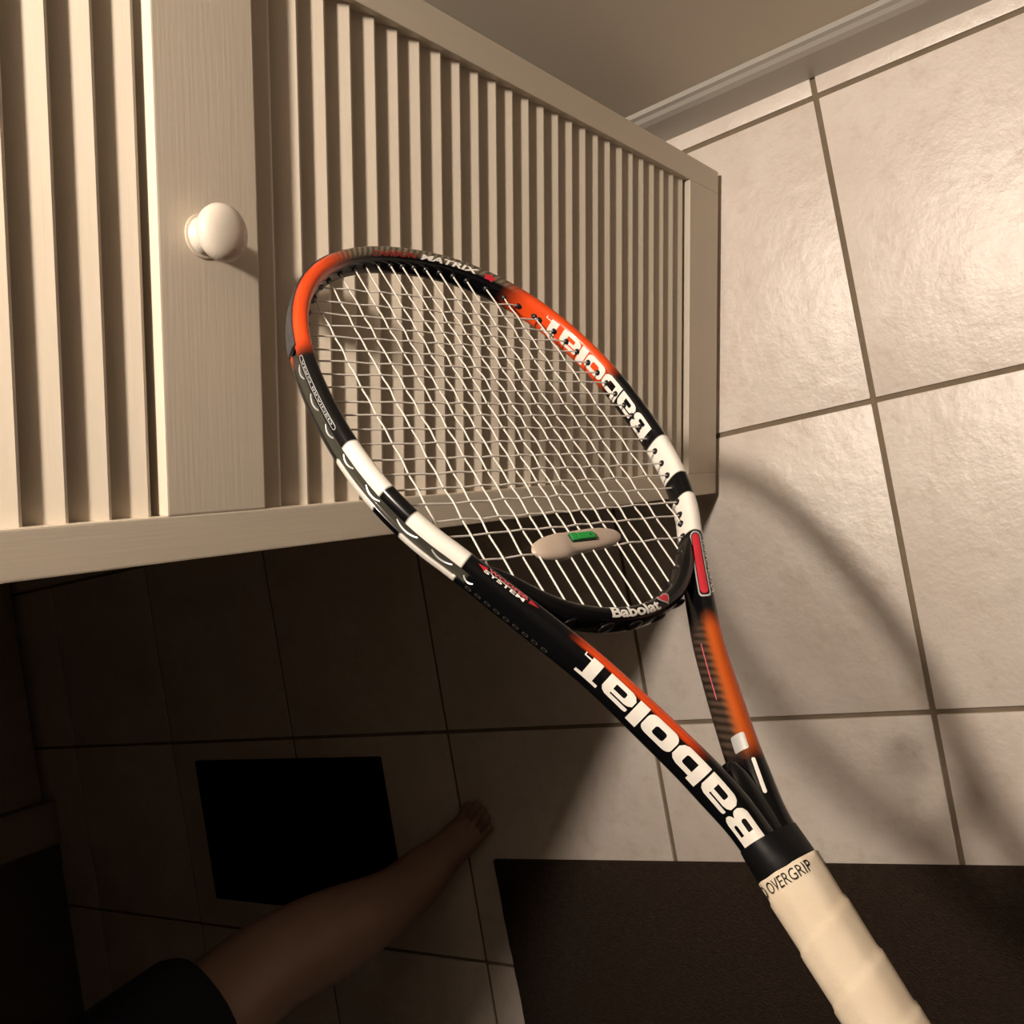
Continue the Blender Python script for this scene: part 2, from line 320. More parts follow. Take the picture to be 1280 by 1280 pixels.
def path_at(s):
    f = min(max(s / STEP, 0), NP - 1.001); i = int(f); t = f - i
    p = (PATH[i][0] + (PATH[i + 1][0] - PATH[i][0]) * t, PATH[i][1] + (PATH[i + 1][1] - PATH[i][1]) * t)
    a, b = PATH[max(i - 2, 0)], PATH[min(i + 3, NP - 1)]
    tx, ty = b[0] - a[0], -(b[1] - a[1]); l = math.hypot(tx, ty)
    return p[0], p[1], tx / l, ty / l
def groove_at(c, v):
    g = 1 - sm(abs(c - 0.5), 0.10, 0.155); return 0.0024 * g * (1 - sm(v, 0.118, 0.133)) if g > 0 else 0.0
def surf(s, c, lift=0.0, groove=True):
    u, v, tx, ty = path_at(s); w, d = width_at(v, u); o_, h_ = sec(c)
    ox, oy = -ty, tx                                          # outward = left of travel
    oo, hh = o_ * w, h_ * d
    if lift:
        o2, h2 = sec(c + 0.01 if c < 0.98 else c - 0.01); sg = 1 if c < 0.98 else -1
        ex, ey = (o2 - o_) * w * sg, (h2 - h_) * d * sg; l = math.hypot(ex, ey) or 1
        oo += -(-ey / l) * -lift if False else (-ey / l) * lift; hh += (ex / l) * lift
        # choose outward orientation
    if groove: oo -= groove_at(c, v) if c > 0 else 0
    return Vector((u + ox * oo, VB - v + oy * oo, hh))
def lift_sign():
    a, b = surf(PLEN * 0.5, 0.25), surf(PLEN * 0.5, 0.25, 0.001)
    ctr = Vector((path_at(PLEN * 0.5)[0], VB - path_at(PLEN * 0.5)[1], 0))
    return 1 if (b - ctr).length > (a - ctr).length else -1
LS = lift_sign()
def s_of(v, side):                                            # arc position where the path has this v on that side
    rng = range(NP // 2) if side < 0 else range(NP - 1, NP // 2, -1)
    best = min(rng, key=lambda i: abs(PATH[i][1] - v)); return best * STEP
BLK = (0.003, 0.003, 0.0035); ORG = (0.62, 0.060, 0.010); RED = (0.36, 0.018, 0.007); AMB = (0.27, 0.062, 0.008); WHT = (0.68, 0.65, 0.60); WEV = (0.115, 0.095, 0.065); GRV = (0.040, 0.038, 0.030); DWV = (0.045, 0.030, 0.022)
def paint(u, v, c):
    th_ = math.degrees(math.atan2(-v / BI, u / AI)) % 360
    col = BLK; wv = 0.0
    if v < 0.135:
        if v < 0.02:
            wm = sm(th_, 44, 58) * (1 - sm(th_, 112, 130)) * sm(c, -0.20, -0.15)
            if wm > 0: col = mixc(col, WEV, wm); wv = wm
            om = sm(th_, 112, 130) * (1 - sm(th_, 160, 167)) * sm(c, -0.36, -0.28)
            if 90 < th_ < 180 and om > 0: col = mixc(col, ORG, om); wv *= 1 - om
            if th_ < 90 or th_ > 340:
                t2 = th_ if th_ < 180 else th_ - 360
                om = sm(t2, 10, 17) * (1 - sm(t2, 44, 56))
                tgt = mixc(ORG, RED, sm(c, 0.0, 0.12)); tgt = mixc(tgt, ORG, 0.4)
                col = mixc(col, tgt, om); wv *= 1 - om
        if 0.0345 <= v <= 0.0690 or 0.0895 <= v <= 0.1212: col = WHT; wv = 0
        if c > 0 and groove_at(c, v) > 0.0009: col = GRV; wv = 0
    elif u < 0:
        om = sm(v, 0.178, 0.195) * (1 - sm(v, 0.250, 0.268)) * sm(c, -0.40, -0.30) * (1 - sm(c, 0.09, 0.115))
        col = mixc(col, ORG, om)
    else:
        om = sm(v, 0.180, 0.196) * (1 - sm(v, 0.262, 0.276))
        base = mixc(DWV, AMB, sm(c, -0.40, -0.16)); base = mixc(base, RED, sm(c, -0.02, 0.14)); base = mixc(base, ORG, 0.25 * sm(c, -0.3, -0.1))
        col = mixc(col, base, om); wv = om * (1 - sm(c, -0.36, -0.2))
    return (*col, wv)
def tube_frame():
    NS = 36
    cs = [-1 + 2 * k / NS for k in range(NS)]
    cs = sorted(set([round(x, 4) for x in cs] + [0.345, 0.37, 0.395, 0.42, 0.58, 0.605, 0.63, 0.655])); NS = len(cs)
    verts = []; faces = []
    for i in range(NP):
        for c in cs: verts.append(surf(i * STEP, c))
    for i in range(NP - 1):
        for k in range(NS):
            k2 = (k + 1) % NS; faces.append((i * NS + k, i * NS + k2, (i + 1) * NS + k2, (i + 1) * NS + k))
    e0 = len(verts); verts.append(loc(*PATH[0])); verts.append(loc(*PATH[-1]))
    for k in range(NS):
        k2 = (k + 1) % NS; faces.append((k2, k, e0)); faces.append(((NP - 1) * NS + k, (NP - 1) * NS + k2, e0 + 1))
    me = bpy.data.meshes.new('frame'); me.from_pydata(verts, [], faces); me.update()
    me.polygons.foreach_set('use_smooth', [True] * len(me.polygons))
    ca = me.color_attributes.new('paint', 'FLOAT_COLOR', 'CORNER'); uvl = me.uv_layers.new(name='uv')
    cols = []; uvs = []
    for fi, f_ in enumerate(faces):
        if len(f_) == 3:
            for _ in f_: cols += [*BLK, 0.0]; uvs += [0.0, 0.0]
            continue
        i, k = divmod(fi, NS); k2 = (k + 1) % NS; c0, c1 = cs[k], cs[k2] if k2 else 1.0
        mi, mc = i + 0.5, (c0 + c1) / 2
        for ii, cc in ((i, c0), (i, c1), (i + 1, c1), (i + 1, c0)):
            pi_, pc = ii * 0.9 + mi * 0.1, cc * 0.9 + mc * 0.1
            j = int(min(pi_, NP - 1.001)); t = pi_ - j
            u, v = PATH[j][0] + (PATH[j + 1][0] - PATH[j][0]) * t, PATH[j][1] + (PATH[j + 1][1] - PATH[j][1]) * t
            cols += paint(u, v, pc); uvs += [ii * STEP, cc * acc]
    ca.data.foreach_set('color', cols); uvl.data.foreach_set('uv', uvs)
    return link('frame', me, FRAMEM, racket)
frame = tube_frame()
# recalc normals outward
bm = bmesh.new(); bm.from_mesh(frame.data); bmesh.ops.recalc_face_normals(bm, faces=bm.faces); bm.to_mesh(frame.data); bm.free()

# throat bridge
bh = [(0.0, 0.1715), (0.020, 0.1697), (0.040, 0.1638), (0.055, 0.1550), (0.068, 0.1437), (0.079, 0.1325), (0.0880, 0.1245)]
bp = catmull([(-u, v) for u, v in bh[::-1]] + bh[1:], 10)
BP, BL = resample(bp, 0.0025)
def bsec(i, c, lift=0.0):
    u, v = BP[i]; a, b = BP[max(i - 1, 0)], BP[min(i + 1, len(BP) - 1)]; tx, ty = b[0] - a[0], -(b[1] - a[1]); l = math.hypot(tx, ty); tx /= l; ty /= l
    nx, ny = -ty, tx                                           # toward the strings (up)
    e = abs(i / (len(BP) - 1) * 2 - 1); w_ = 0.0053 - 0.0022 * sm(e, 0.75, 1.0) + lift; d_ = 0.0090 - 0.0020 * sm(e, 0.75, 1.0) + lift
    o_, h_ = sec(c); return Vector((u + nx * o_ * w_, VB - v + ny * o_ * w_, h_ * d_))
bm = bmesh.new(); NS = 24
rg = [[bm.verts.new(bsec(i, -1 + 2 * k / NS)) for k in range(NS)] for i in range(len(BP))]
for i in range(len(BP) - 1):
    for k in range(NS): bm.faces.new((rg[i][k], rg[i][(k + 1) % NS], rg[i + 1][(k + 1) % NS], rg[i + 1][k]))
bm.faces.new(rg[0][::-1]); bm.faces.new(rg[-1])
GLOSSB = mat_basic('gloss_black', (0.003, 0.003, 0.0035), 0.25, 0.18, coat=0.3)
bridge = link('throat_bridge', bm_mesh(bm, 'throat_bridge', True, 60), GLOSSB, racket)
for k in range(7):                                             # moulded lumps under the bridge
    i = int(len(BP) * (0.20 + 0.1 * k)); p = bsec(i, -0.5)
    bl = bmesh.new(); bmesh.ops.create_uvsphere(bl, u_segments=14, v_segments=8, radius=1.0)
    for v in bl.verts: v.co = Vector((v.co.x * 0.0060, v.co.y * 0.0011, v.co.z * 0.005)) + p
    link('grommet_lug', bm_mesh(bl, 'grommet_lug', True), RUBBER, bridge)

# bumper guard over the tip, seated in the groove
def strip(name, s0, s1, c0, c1, lift, mat, parent=racket, nc=10, ends=True, groove=False, thick=0.0012, step=0.003):
    ns = max(2, int(abs(s1 - s0) / step)); top = []; bot = []
    bm = bmesh.new()
    for i in range(ns + 1):
        s = s0 + (s1 - s0) * i / ns; e = min(i, ns - i) / ns
        top.append([bm.verts.new(surf(s, c0 + (c1 - c0) * k / nc, LS * lift, groove)) for k in range(nc + 1)])
        bot.append([bm.verts.new(surf(s, c0 + (c1 - c0) * k / nc, LS * (lift - thick), groove)) for k in range(nc + 1)])
    for i in range(ns):
        for k in range(nc):
            bm.faces.new((top[i][k], top[i][k + 1], top[i + 1][k + 1], top[i + 1][k])); bm.faces.new((bot[i][k], bot[i + 1][k], bot[i + 1][k + 1], bot[i][k + 1]))
        bm.faces.new((top[i][0], top[i + 1][0], bot[i + 1][0], bot[i][0])); bm.faces.new((top[i][nc], bot[i][nc], bot[i + 1][nc], top[i + 1][nc]))
    for i in (0, ns):
        for k in range(nc): bm.faces.new((top[i][k], bot[i][k], bot[i][k + 1], top[i][k + 1]))
    return link(name, bm_mesh(bm, name, True, 40), mat, parent)
sL, sR = s_of(-0.050, -1), s_of(-0.075, 1)
strip('bumper_guard', sL, sR, 0.28, 0.72, 0.0011, BUMPER, thick=0.002)

# ---------------- lettering: flat outlines, cut fine and wrapped on the surface
def outline_mesh(loops):
    cu = bpy.data.curves.new('tmp', 'CURVE'); cu.dimensions = '2D'; cu.fill_mode = 'BOTH'
    for lp in loops:
        sp = cu.splines.new('POLY'); sp.points.add(len(lp) - 1); sp.use_cyclic_u = True
        for p, (x, y) in zip(sp.points, lp): p.co = (x, y, 0, 1)
    ob = bpy.data.objects.new('tmp', cu); COL.objects.link(ob); me = bpy.data.meshes.new_from_object(ob)
    bpy.data.objects.remove(ob); bpy.data.curves.remove(cu); return me
def text_mesh(txt, bold=0.0, shear=0.0, space=1.0):
    cu = bpy.data.curves.new('tmp', 'FONT'); cu.body = txt; cu.size = 1.0; cu.offset = bold; cu.shear = shear; cu.space_character = space; cu.resolution_u = 4; cu.fill_mode = 'BOTH' if hasattr(cu, 'fill_mode') else cu.fill_mode
    ob = bpy.data.objects.new('tmp', cu); COL.objects.link(ob); me = bpy.data.meshes.new_from_object(ob)
    bpy.data.objects.remove(ob); bpy.data.curves.remove(cu); return me
def bounds(me):
    xs = [v.co.x for v in me.vertices]; ys = [v.co.y for v in me.vertices]; return min(xs), max(xs), min(ys), max(ys)
def wrap(name, me, fn, mat, parent, nx=10, ny=8, box_=None):
    """fn(a, b) with a, b in 0..1 across the outline's bounds gives the 3-D point"""
    x0, x1, y0, y1 = box_ or bounds(me)
    bm = bmesh.new(); bm.from_mesh(me)
    bmesh.ops.remove_doubles(bm, verts=bm.verts[:], dist=1e-5)
    for k in range(1, nx): bmesh.ops.bisect_plane(bm, geom=bm.verts[:] + bm.edges[:] + bm.faces[:], plane_co=(x0 + (x1 - x0) * k / nx, 0, 0), plane_no=(1, 0, 0))
    for k in range(1, ny): bmesh.ops.bisect_plane(bm, geom=bm.verts[:] + bm.edges[:] + bm.faces[:], plane_co=(0, y0 + (y1 - y0) * k / ny, 0), plane_no=(0, 1, 0))
    for v in bm.verts: v.co = fn((v.co.x - x0) / (x1 - x0), (v.co.y - y0) / (y1 - y0))
    out = bpy.data.meshes.new(name); bm.to_mesh(out); bm.free(); bpy.data.meshes.remove(me)
    return link(name, out, mat, parent)
def rr(x0, y0, x1, y1, r, n=5):
    rs = r if isinstance(r, (list, tuple)) else (r, r, r, r)   # bl, br, tr, tl
    P = []
    for (cx, cy, a0, q) in ((x0, y0, 180, rs[0]), (x1, y0, 270, rs[1]), (x1, y1, 0, rs[2]), (x0, y1, 90, rs[3])):
        sx, sy_ = (1 if cx == x0 else -1), (1 if cy == y0 else -1)
        if q <= 0: P.append((cx, cy)); continue
        for k in range(n + 1):
            a = math.radians(a0 + 90 * k / n); P.append((cx + sx * q + q * math.cos(a), cy + sy_ * q + q * math.sin(a)))
    return P
def blocky(ch):
    """fat rounded letterforms: list of loops, advance width"""
    if ch == 'B': return [[(0, 0), (0.86, 0), (1.0, 0.06), (1.1, 0.2), (1.1, 0.36), (1.03, 0.46), (0.92, 0.53), (1.03, 0.60), (1.08, 0.70), (1.08, 0.84), (0.99, 0.95), (0.86, 1.0), (0, 1)], rr(0.36, 0.18, 0.76, 0.38, (0, 0.09, 0.09, 0)), rr(0.36, 0.64, 0.74, 0.82, (0, 0.08, 0.08, 0))], 1.16
    if ch == 'a': return [[(0.05, 0.78), (0.05, 0.66), (0.76, 0.66), (0.76, 0.58), (0.24, 0.58), (0.10, 0.53), (0.0, 0.42), (0.0, 0.17), (0.1, 0.05), (0.24, 0.0), (1.08, 0.0), (1.08, 0.62), (1.0, 0.78), (0.86, 0.86), (0.18, 0.86), (0.08, 0.84)], rr(0.32, 0.17, 0.76, 0.40, (0.07, 0, 0, 0.07))], 1.16
    if ch == 'b': return [[(0, 0), (0.84, 0), (1.0, 0.07), (1.1, 0.22), (1.1, 0.64), (1.0, 0.79), (0.84, 0.86), (0.34, 0.86), (0.34, 1.04), (0, 1.04)], rr(0.34, 0.22, 0.76, 0.62, (0, 0.09, 0.09, 0))], 1.16
    if ch == 'o': return [rr(0, 0, 1.14, 0.86, 0.25), rr(0.36, 0.24, 0.78, 0.62, 0.10)], 1.20
    if ch == 'l': return [[(0, 0), (0.38, 0), (0.38, 1.04), (0, 1.04)]], 0.44
    if ch == 't': return [[(0.22, 0.0), (0.62, 0.0), (0.62, 0.10), (0.86, 0.10), (0.86, 0.0), (0.90, 0.0), (0.90, 0.14), (0.62, 0.16), (0.62, 0.84), (0.86, 0.84), (0.86, 1.0), (0.0, 1.0), (0.0, 0.84), (0.22, 0.84)]], 0.9
def block_word(name, word, fn, mat, parent, nx=8, ny=8):
    tot = sum(blocky(c)[1] for c in word); x = 0.0; grp = empty(name); grp.parent = parent
    for c in word:
        lps, adv = blocky(c); me = outline_mesh([[(px + x, py) for px, py in lp] for lp in lps])
        wrap('letter_' + c.lower(), me, fn, mat, grp, int(nx * tot), ny, (0, tot, 0, 1.0)); x += adv
    return grp
def on_frame(s0, s1, c0, c1, lift=0.00025):
    return lambda a, b: surf(s0 + (s1 - s0) * a, c0 + (c1 - c0) * b, LS * lift)
def join_children(grp, name, mat):
    """letters of one printed word become one mesh part"""
    bm = bmesh.new()
    for o in [c for c in COL.objects if c.parent == grp]:
        bm.from_mesh(o.data); bpy.data.objects.remove(o)
    par = grp.parent; bpy.data.objects.remove(grp); me = bpy.data.meshes.new(name); bm.to_mesh(me); bm.free(); return link(name, me, mat, par)
g = block_word('word', 'Babolat', on_frame(s_of(0.3115, -1), s_of(0.1905, -1), 0.10, 0.57), WHITEP, racket, 6, 10)
tag(join_children(g, 'arm_lettering', WHITEP), 'large white Babolat lettering on the left arm')
g = block_word('word', 'Babolat', on_frame(s_of(0.0245, 1), s_of(-0.104, 1), -0.235, -0.74), WHITEP, racket, 6, 10)
tag(join_children(g, 'rim_lettering', WHITEP), 'white Babolat lettering inside the right rim')
# tip lettering
def flat_word(name, txt, s0, s1, c0, c1, mat, bold=0.03, shear=0.0, ny=4, nx=40, parent=racket):
    return wrap(name, text_mesh(txt, bold, shear), on_frame(s0, s1, c0, c1), mat, parent, nx, ny)
def s_th(deg):
    best = min(range(NP), key=lambda i: abs((math.degrees(math.atan2(-PATH[i][1] / BI, PATH[i][0] / AI)) - deg)) + (10 if PATH[i][1] > 0.1 else 0)); return best * STEP
tag(flat_word('tip_lettering', 'MATRIX', s_th(86), s_th(64), -0.22, -0.08, WHITEP, 0.03, 0.25), 'white MATRIX lettering')
tag(flat_word('tip_lettering', 'CARBON', s_th(106), s_th(87.5), -0.22, -0.08, DULLRED, 0.03, 0.25), 'dull red CARBON lettering')
star = outline_mesh([[(math.cos(math.radians(a * 36 + 10)) * (1 if a % 2 == 0 else 0.62), math.sin(math.radians(a * 36 + 10)) * (1 if a % 2 == 0 else 0.62)) for a in range(10)]])
wrap('tip_mark', star, on_frame(s_th(62.5), s_th(58), -0.25, -0.05), REDP, racket, 4, 4)
# left: red and white two-line mark with arrow ends (front face below the bands)
sa, sb_ = s_of(0.1615, -1), s_of(0.1275, -1)
ds = sb_ - sa
tag(flat_word('arm_caption', 'WOOFER', sa + ds * 0.84, sa + ds * 0.18, 0.035, -0.045, PINKP, 0.04, 0.0, 3, 30), 'small red caption')
tag(flat_word('arm_caption', 'SYSTEM', sa + ds * 0.88, sa + ds * 0.22, 0.115, 0.045, WHITEP, 0.02, 0.0, 3, 30), 'small white caption')
wrap('caption_arrow', outline_mesh([[(0, 0.5), (1, 0), (1, 1)]]), on_frame(sa, sa + ds * 0.16, -0.04, 0.07), REDP, racket, 4, 4)
wrap('caption_arrow', outline_mesh([[(1, 0.5), (0, 0), (0, 1)]]), on_frame(sa + ds * 0.86, sb_, -0.02, 0.11), REDP, racket, 4, 4)
# right: red window with pale outline, and the printed edge text
s1_, s2_ = s_of(0.123, 1), s_of(0.174, 1)
wrap('window_outline', outline_mesh([rr(0, 0, 5, 1, 0.4), rr(0.12, 0.12, 4.88, 0.88, 0.32)]), on_frame(s1_, s2_, -0.26, 0.015), SILVER, racket, 24, 8)
red = wrap('window_gel', outline_mesh([rr(0, 0, 5, 1, 0.42)]), on_frame(s1_ + 0.0025, s2_ - 0.0025, -0.205, -0.045, 0.0005), REDP, racket, 24, 8); tag(red, 'glossy red window insert')
flat_word('window_lettering', 'WOOFER', s2_ - 0.004, s1_ + 0.005, 0.115, 0.035, SILVER, 0.0, 0.0, 3, 30)
# left rim: raised pill shaped outline with text beside the groove
s3, s4 = s_of(-0.040, -1), s_of(0.022, -1)
wrap('rim_outline', outline_mesh([rr(0, 0, 12, 1, 0.45), rr(0.1, 0.12, 11.9, 0.88, 0.36)]), on_frame(s4, s3, 0.285, 0.185, 0.0003), SILVER, racket, 40, 6)
flat_word('rim_outline_lettering', 'AERO BRAIDED', s3 - 0.004, s4 + 0.004, 0.210, 0.262, SILVER, 0.0, 0.0, 3, 40)
# right arm: silver patch, specular highlight painted as a pale line, thin red line
wrap('arm_patch', outline_mesh([rr(0, 0, 1, 1, 0.12)]), on_frame(s_of(0.2595, 1), s_of(0.2690, 1), -0.42, -0.13), SILVER, racket, 6, 6)
wrap('arm_stripe_and_glint', outline_mesh([rr(0, 0, 9, 1, 0.5)]), on_frame(s_of(0.2745, 1), s_of(0.2925, 1), -0.16, -0.10), WHITEP, racket, 10, 3)  # painted glint: white strip standing in for a specular line
wrap('arm_stripe_and_glint', outline_mesh([rr(0, 0, 14, 1, 0.4)]), on_frame(s_of(0.200, 1), s_of(0.236, 1), -0.475, -0.450), PINKP, racket, 12, 2)
# left arm lower edge: row of outline letters toward the back
for k in range(9):
    sk = s_of(0.128, -1) + (s_of(0.176, -1) - s_of(0.128, -1)) * k / 8.5
    wrap('edge_glyph', outline_mesh([rr(0, 0, 1, 1, 0.3), rr(0.18, 0.18, 0.82, 0.82, 0.15)]), on_frame(sk, sk + (-0.004), 0.71, 0.63), GROOVE, racket, 4, 4)
# bridge wordmark + heart
def on_bridge(a0, a1, c0, c1):
    def fn(a, b):
        f = (a0 + (a1 - a0) * a) * (len(BP) - 1); i = int(f); t = f - i
        return bsec(i, c0 + (c1 - c0) * b, 0.0003).lerp(bsec(min(i + 1, len(BP) - 1), c0 + (c1 - c0) * b, 0.0003), t)
    return fn
tag(wrap('bridge_lettering', text_mesh('Babolat', 0.035), on_bridge(0.402, 0.590, -0.16, 0.11), WHITEP, bridge, 40, 6), 'white Babolat lettering')
heart = []
for k in range(40):
    a = 2 * math.pi * k / 40; heart.append((16 * math.sin(a) ** 3, 13 * math.cos(a) - 5 * math.cos(2 * a) - 2 * math.cos(3 * a) - math.cos(4 * a)))
wrap('bridge_heart', outline_mesh([[(x * 1.18, y * 1.18 - 0.5) for x, y in heart]]), on_bridge(0.600, 0.652, -0.15, 0.19), SILVER, bridge, 5, 5)
wrap('bridge_heart', outline_mesh([heart]), lambda a, b: on_bridge(0.606, 0.646, -0.11, 0.16)(a, b) + Vector((0, 0, 0.00025)), REDP, bridge, 5, 5)

# ---------------- strings
US = [0.0051, 0.01563, 0.02736, 0.03848, 0.04952, 0.06409, 0.07677, 0.09578]
US = [-x for x in US[::-1]] + US
VS = [-0.11997, -0.10444, -0.09147, -0.07962, -0.06807, -0.0556, -0.04414, -0.03258, -0.02053, -0.00806, 0.00334, 0.01529, 0.02748, 0.04017, 0.05232, 0.06401, 0.07582, 0.0888, 0.10026, 0.1185]
def bridge_v(u):
    j = min(range(len(BP)), key=lambda i: abs(BP[i][0] - u)); return BP[j][1] - 0.0048
def rim_v(u): return BI * max(1 - abs(u / AI) ** NE, 1e-6) ** (1 / NE)
def rim_u(v):
    if v > 0.105: return min(range(NP // 2, NP), key=lambda i: abs(PATH[i][1] - v)) and (PATH[min(range(NP // 2, NP), key=lambda i: abs(PATH[i][1] - v))][0] - 0.0062)
    return AI * max(1 - abs(v / BI) ** NE, 1e-6) ** (1 / NE)
WV = 0.00042
grom_me = lathe_mesh('grommet', [(0.0024, -0.003), (0.0024, 0.0008), (0.0019, 0.0016), (0.0012, 0.0017)], 10); grom_me.materials.append(RUBBER)
def grommet(p, d):
    o = link('grommet', grom_me, None, racket); o.location = p; o.rotation_mode = 'QUATERNION'; o.rotation_quaternion = Vector((0, 0, 1)).rotation_difference(d)
for i, u in enumerate(US):
    v0, v1 = -rim_v(u) - 0.003, (bridge_v(u) + 0.002 if abs(u) < 0.085 else rim_v(u) + 0.003)
    pts = [(u, v0, 0.0)]
    for j, v in enumerate(VS):
        if v0 + 0.004 < v < v1 - 0.004: pts.append((u + random.uniform(-0.0004, 0.0004), v, WV * (1 if (i + j) % 2 else -1)))
    pts.append((u, v1, 0.0))
    fine = []
    for a, b in zip(pts, pts[1:]):
        for k in range(4):
            t = k / 4; t2 = (1 - math.cos(math.pi * t)) / 2; fine.append(loc(a[0] + (b[0] - a[0]) * t, a[1] + (b[1] - a[1]) * t, a[2] + (b[2] - a[2]) * t2))
    fine.append(loc(*pts[-1]))
    link('main_string', tube_mesh('main_string', fine, 0.00061, 6), STRING, racket)
    grommet(loc(u, -rim_v(u) - 0.0004), Vector((-0.25 * u / AI, -1, 0)).normalized())
    if abs(u) < 0.085: grommet(loc(u, bridge_v(u)), Vector((0, 1, 0)))
    else: grommet(loc(u, rim_v(u)), Vector((-0.6 * math.copysign(1, u), 0.8, 0)))
for j, v in enumerate(VS):
    ue = rim_u(v); pts = [(-ue - 0.003, v, 0.0)]
    for i, u in enumerate(US):
        if abs(u) < ue - 0.004: pts.append((u, v + random.uniform(-0.0003, 0.0003), -WV * (1 if (i + j) % 2 else -1)))
    pts.append((ue + 0.003, v, 0.0)); fine = []
    for a, b in zip(pts, pts[1:]):
        for k in range(4):
            t = k / 4; t2 = (1 - math.cos(math.pi * t)) / 2; fine.append(loc(a[0] + (b[0] - a[0]) * t, a[1] + (b[1] - a[1]) * t, a[2] + (b[2] - a[2]) * t2))
    fine.append(loc(*pts[-1]))
    link('cross_string', tube_mesh('cross_string', fine, 0.00061, 6), STRING, racket)
    for sg in (-1, 1): grommet(loc(sg * (ue + 0.0004), v), Vector((-sg, -0.25 * v / BI, 0)).normalized())
# outside string loops lying in the groove on the left rim
for va, vb_ in ((-0.040, -0.027), (-0.014, -0.001), (0.011, 0.022), (0.034, 0.046), (0.058, 0.070), (0.084, 0.097), (0.106, 0.117), (0.124, 0.130)):
    for side in (-1, 1):
        a, b = s_of(va, side), s_of(vb_, side)
        pts = []
        for k in range(9):
            t = k / 8; p = surf(a + (b - a) * t, 0.50 + 0.08 * math.sin(math.pi * t), 0.0, True); q = surf(a + (b - a) * t, 0.5, 0.0, False)
            d = (q - p).normalized() if (q - p).length > 1e-6 else Vector((0, 0, 1)); pts.append(p + d * (0.0009 * math.sin(math.pi * t) - 0.0003))
        link('string_loop', tube_mesh('string_loop', pts, 0.00055, 6), SILVER, racket)
# tie-off knot on the right
kn = bmesh.new(); bmesh.ops.create_icosphere(kn, subdivisions=2, radius=0.0019)
for v in kn.verts: v.co = v.co * random.uniform(0.8, 1.25) + loc(0.0905, 0.1262, 0.001)
link('string_knot', bm_mesh(kn, 'string_knot', True), STRING, racket)
link('string_tail', tube_mesh('string_tail', [loc(0.0905, 0.1262, 0.001), loc(0.0935, 0.1262, 0.003), loc(0.0962, 0.1270, 0.0045)], 0.0007, 6), STRING, racket)

# ---------------- collar and grip
def collar_ring(v, ru, rh, ex=2.7, n=48):
    return [loc(ru * math.copysign(abs(math.sin(2 * math.pi * k / n)) ** (2 / ex), math.sin(2 * math.pi * k / n)), v, rh * math.copysign(abs(math.cos(2 * math.pi * k / n)) ** (2 / ex), math.cos(2 * math.pi * k / n))) for k in range(n)]
def grip_ring(v, ru, rh, fn=None, n=48):
    out = []
    for k in range(n):
        a = 2 * math.pi * k / n; m = 1.0 - 0.012 * math.cos(8 * a); d = fn(a) if fn else 0.0
        out.append(loc((ru * m + d) * math.sin(a), v, (rh * m + d) * math.cos(a)))
    return out
def loft(name, rings, mat, parent):
    bm = bmesh.new(); R_ = [[bm.verts.new(p) for p in r] for r in rings]; n = len(R_[0])
    for a, b in zip(R_, R_[1:]):
        for k in range(n): bm.faces.new((a[k], a[(k + 1) % n], b[(k + 1) % n], b[k]))
    bm.faces.new(R_[0][::-1]); bm.faces.new(R_[-1]); return link(name, bm_mesh(bm, name, True, 55), mat, parent)
loft('shaft', [collar_ring(v, ru, rh, 2.6) for v, ru, rh in ((0.2690, 0.0015, 0.0050), (0.2720, 0.0040, 0.0085), (0.2780, 0.0070, 0.0096), (0.2880, 0.0095, 0.0096), (0.3000, 0.0110, 0.0092), (0.3180, 0.0120, 0.0090))], GLOSSB, racket)
loft('collar', [collar_ring(v, ru, rh, ex) for v, ru, rh, ex in ((0.3100, 0.0163, 0.0104, 2.7), (0.3105, 0.0176, 0.0118, 2.7), (0.3140, 0.0177, 0.0125, 2.6), (0.3200, 0.0174, 0.0138, 2.4), (0.3255, 0.0170, 0.0152, 2.2), (0.3290, 0.0164, 0.0158, 2.0))], COLLAR, racket)
PIT = 0.026
def grip_off(v): 
    def fn(a):
        x = ((v - 0.327) / PIT + a / (2 * math.pi)) % 1.0
        return 0.0010 * (1 - x) * sm(x, 0.0, 0.06)
    return fn
vs = [0.3268, 0.3272] + [0.3275 + 0.0018 * k for k in range(104)]
rg_ = []
for v in vs:
    r = 0.0165 + 0.0006 * sm(v, 0.33, 0.42) + 0.0022 * sm(v, 0.495, 0.513)
    if v < 0.327: r -= 0.0004
    rg_.append(grip_ring(v, r * 1.02, r * 0.985, grip_off(v), 64))
grip = loft('overgrip', rg_, TAPE, racket)
loft('butt_cap', [grip_ring(v, r, r) for v, r in ((0.5135, 0.0185), (0.518, 0.0188), (0.521, 0.0175), (0.522, 0.015))], COLLAR, racket)
def on_grip(a0, a1, v0, v1):
    def fn(a, b):
        an = math.radians(a0 + (a1 - a0) * a); v = v0 + (v1 - v0) * b; r = 0.0165 + 0.0006 * sm(v, 0.33, 0.42)
        m = 1.0 - 0.012 * math.cos(8 * an); d = grip_off(v)(an % (2 * math.pi)) + 0.00055
        return loc((r * 1.02 * m + d) * math.sin(an), v, (r * 0.985 * m + d) * math.cos(an))
    return fn
tag(wrap('grip_lettering', text_mesh('PRO OVERGRIP', 0.0), on_grip(-143, -12, 0.3345, 0.3288), INK, grip, 60, 4), 'black PRO OVERGRIP print')
wrap('grip_lettering', outline_mesh([[(0, 0), (1, 0), (1, 0.25), (0.3, 0.25), (0.3, 1), (0, 1)]]), on_grip(24, 40, 0.3352, 0.3275), INK, grip, 6, 4)

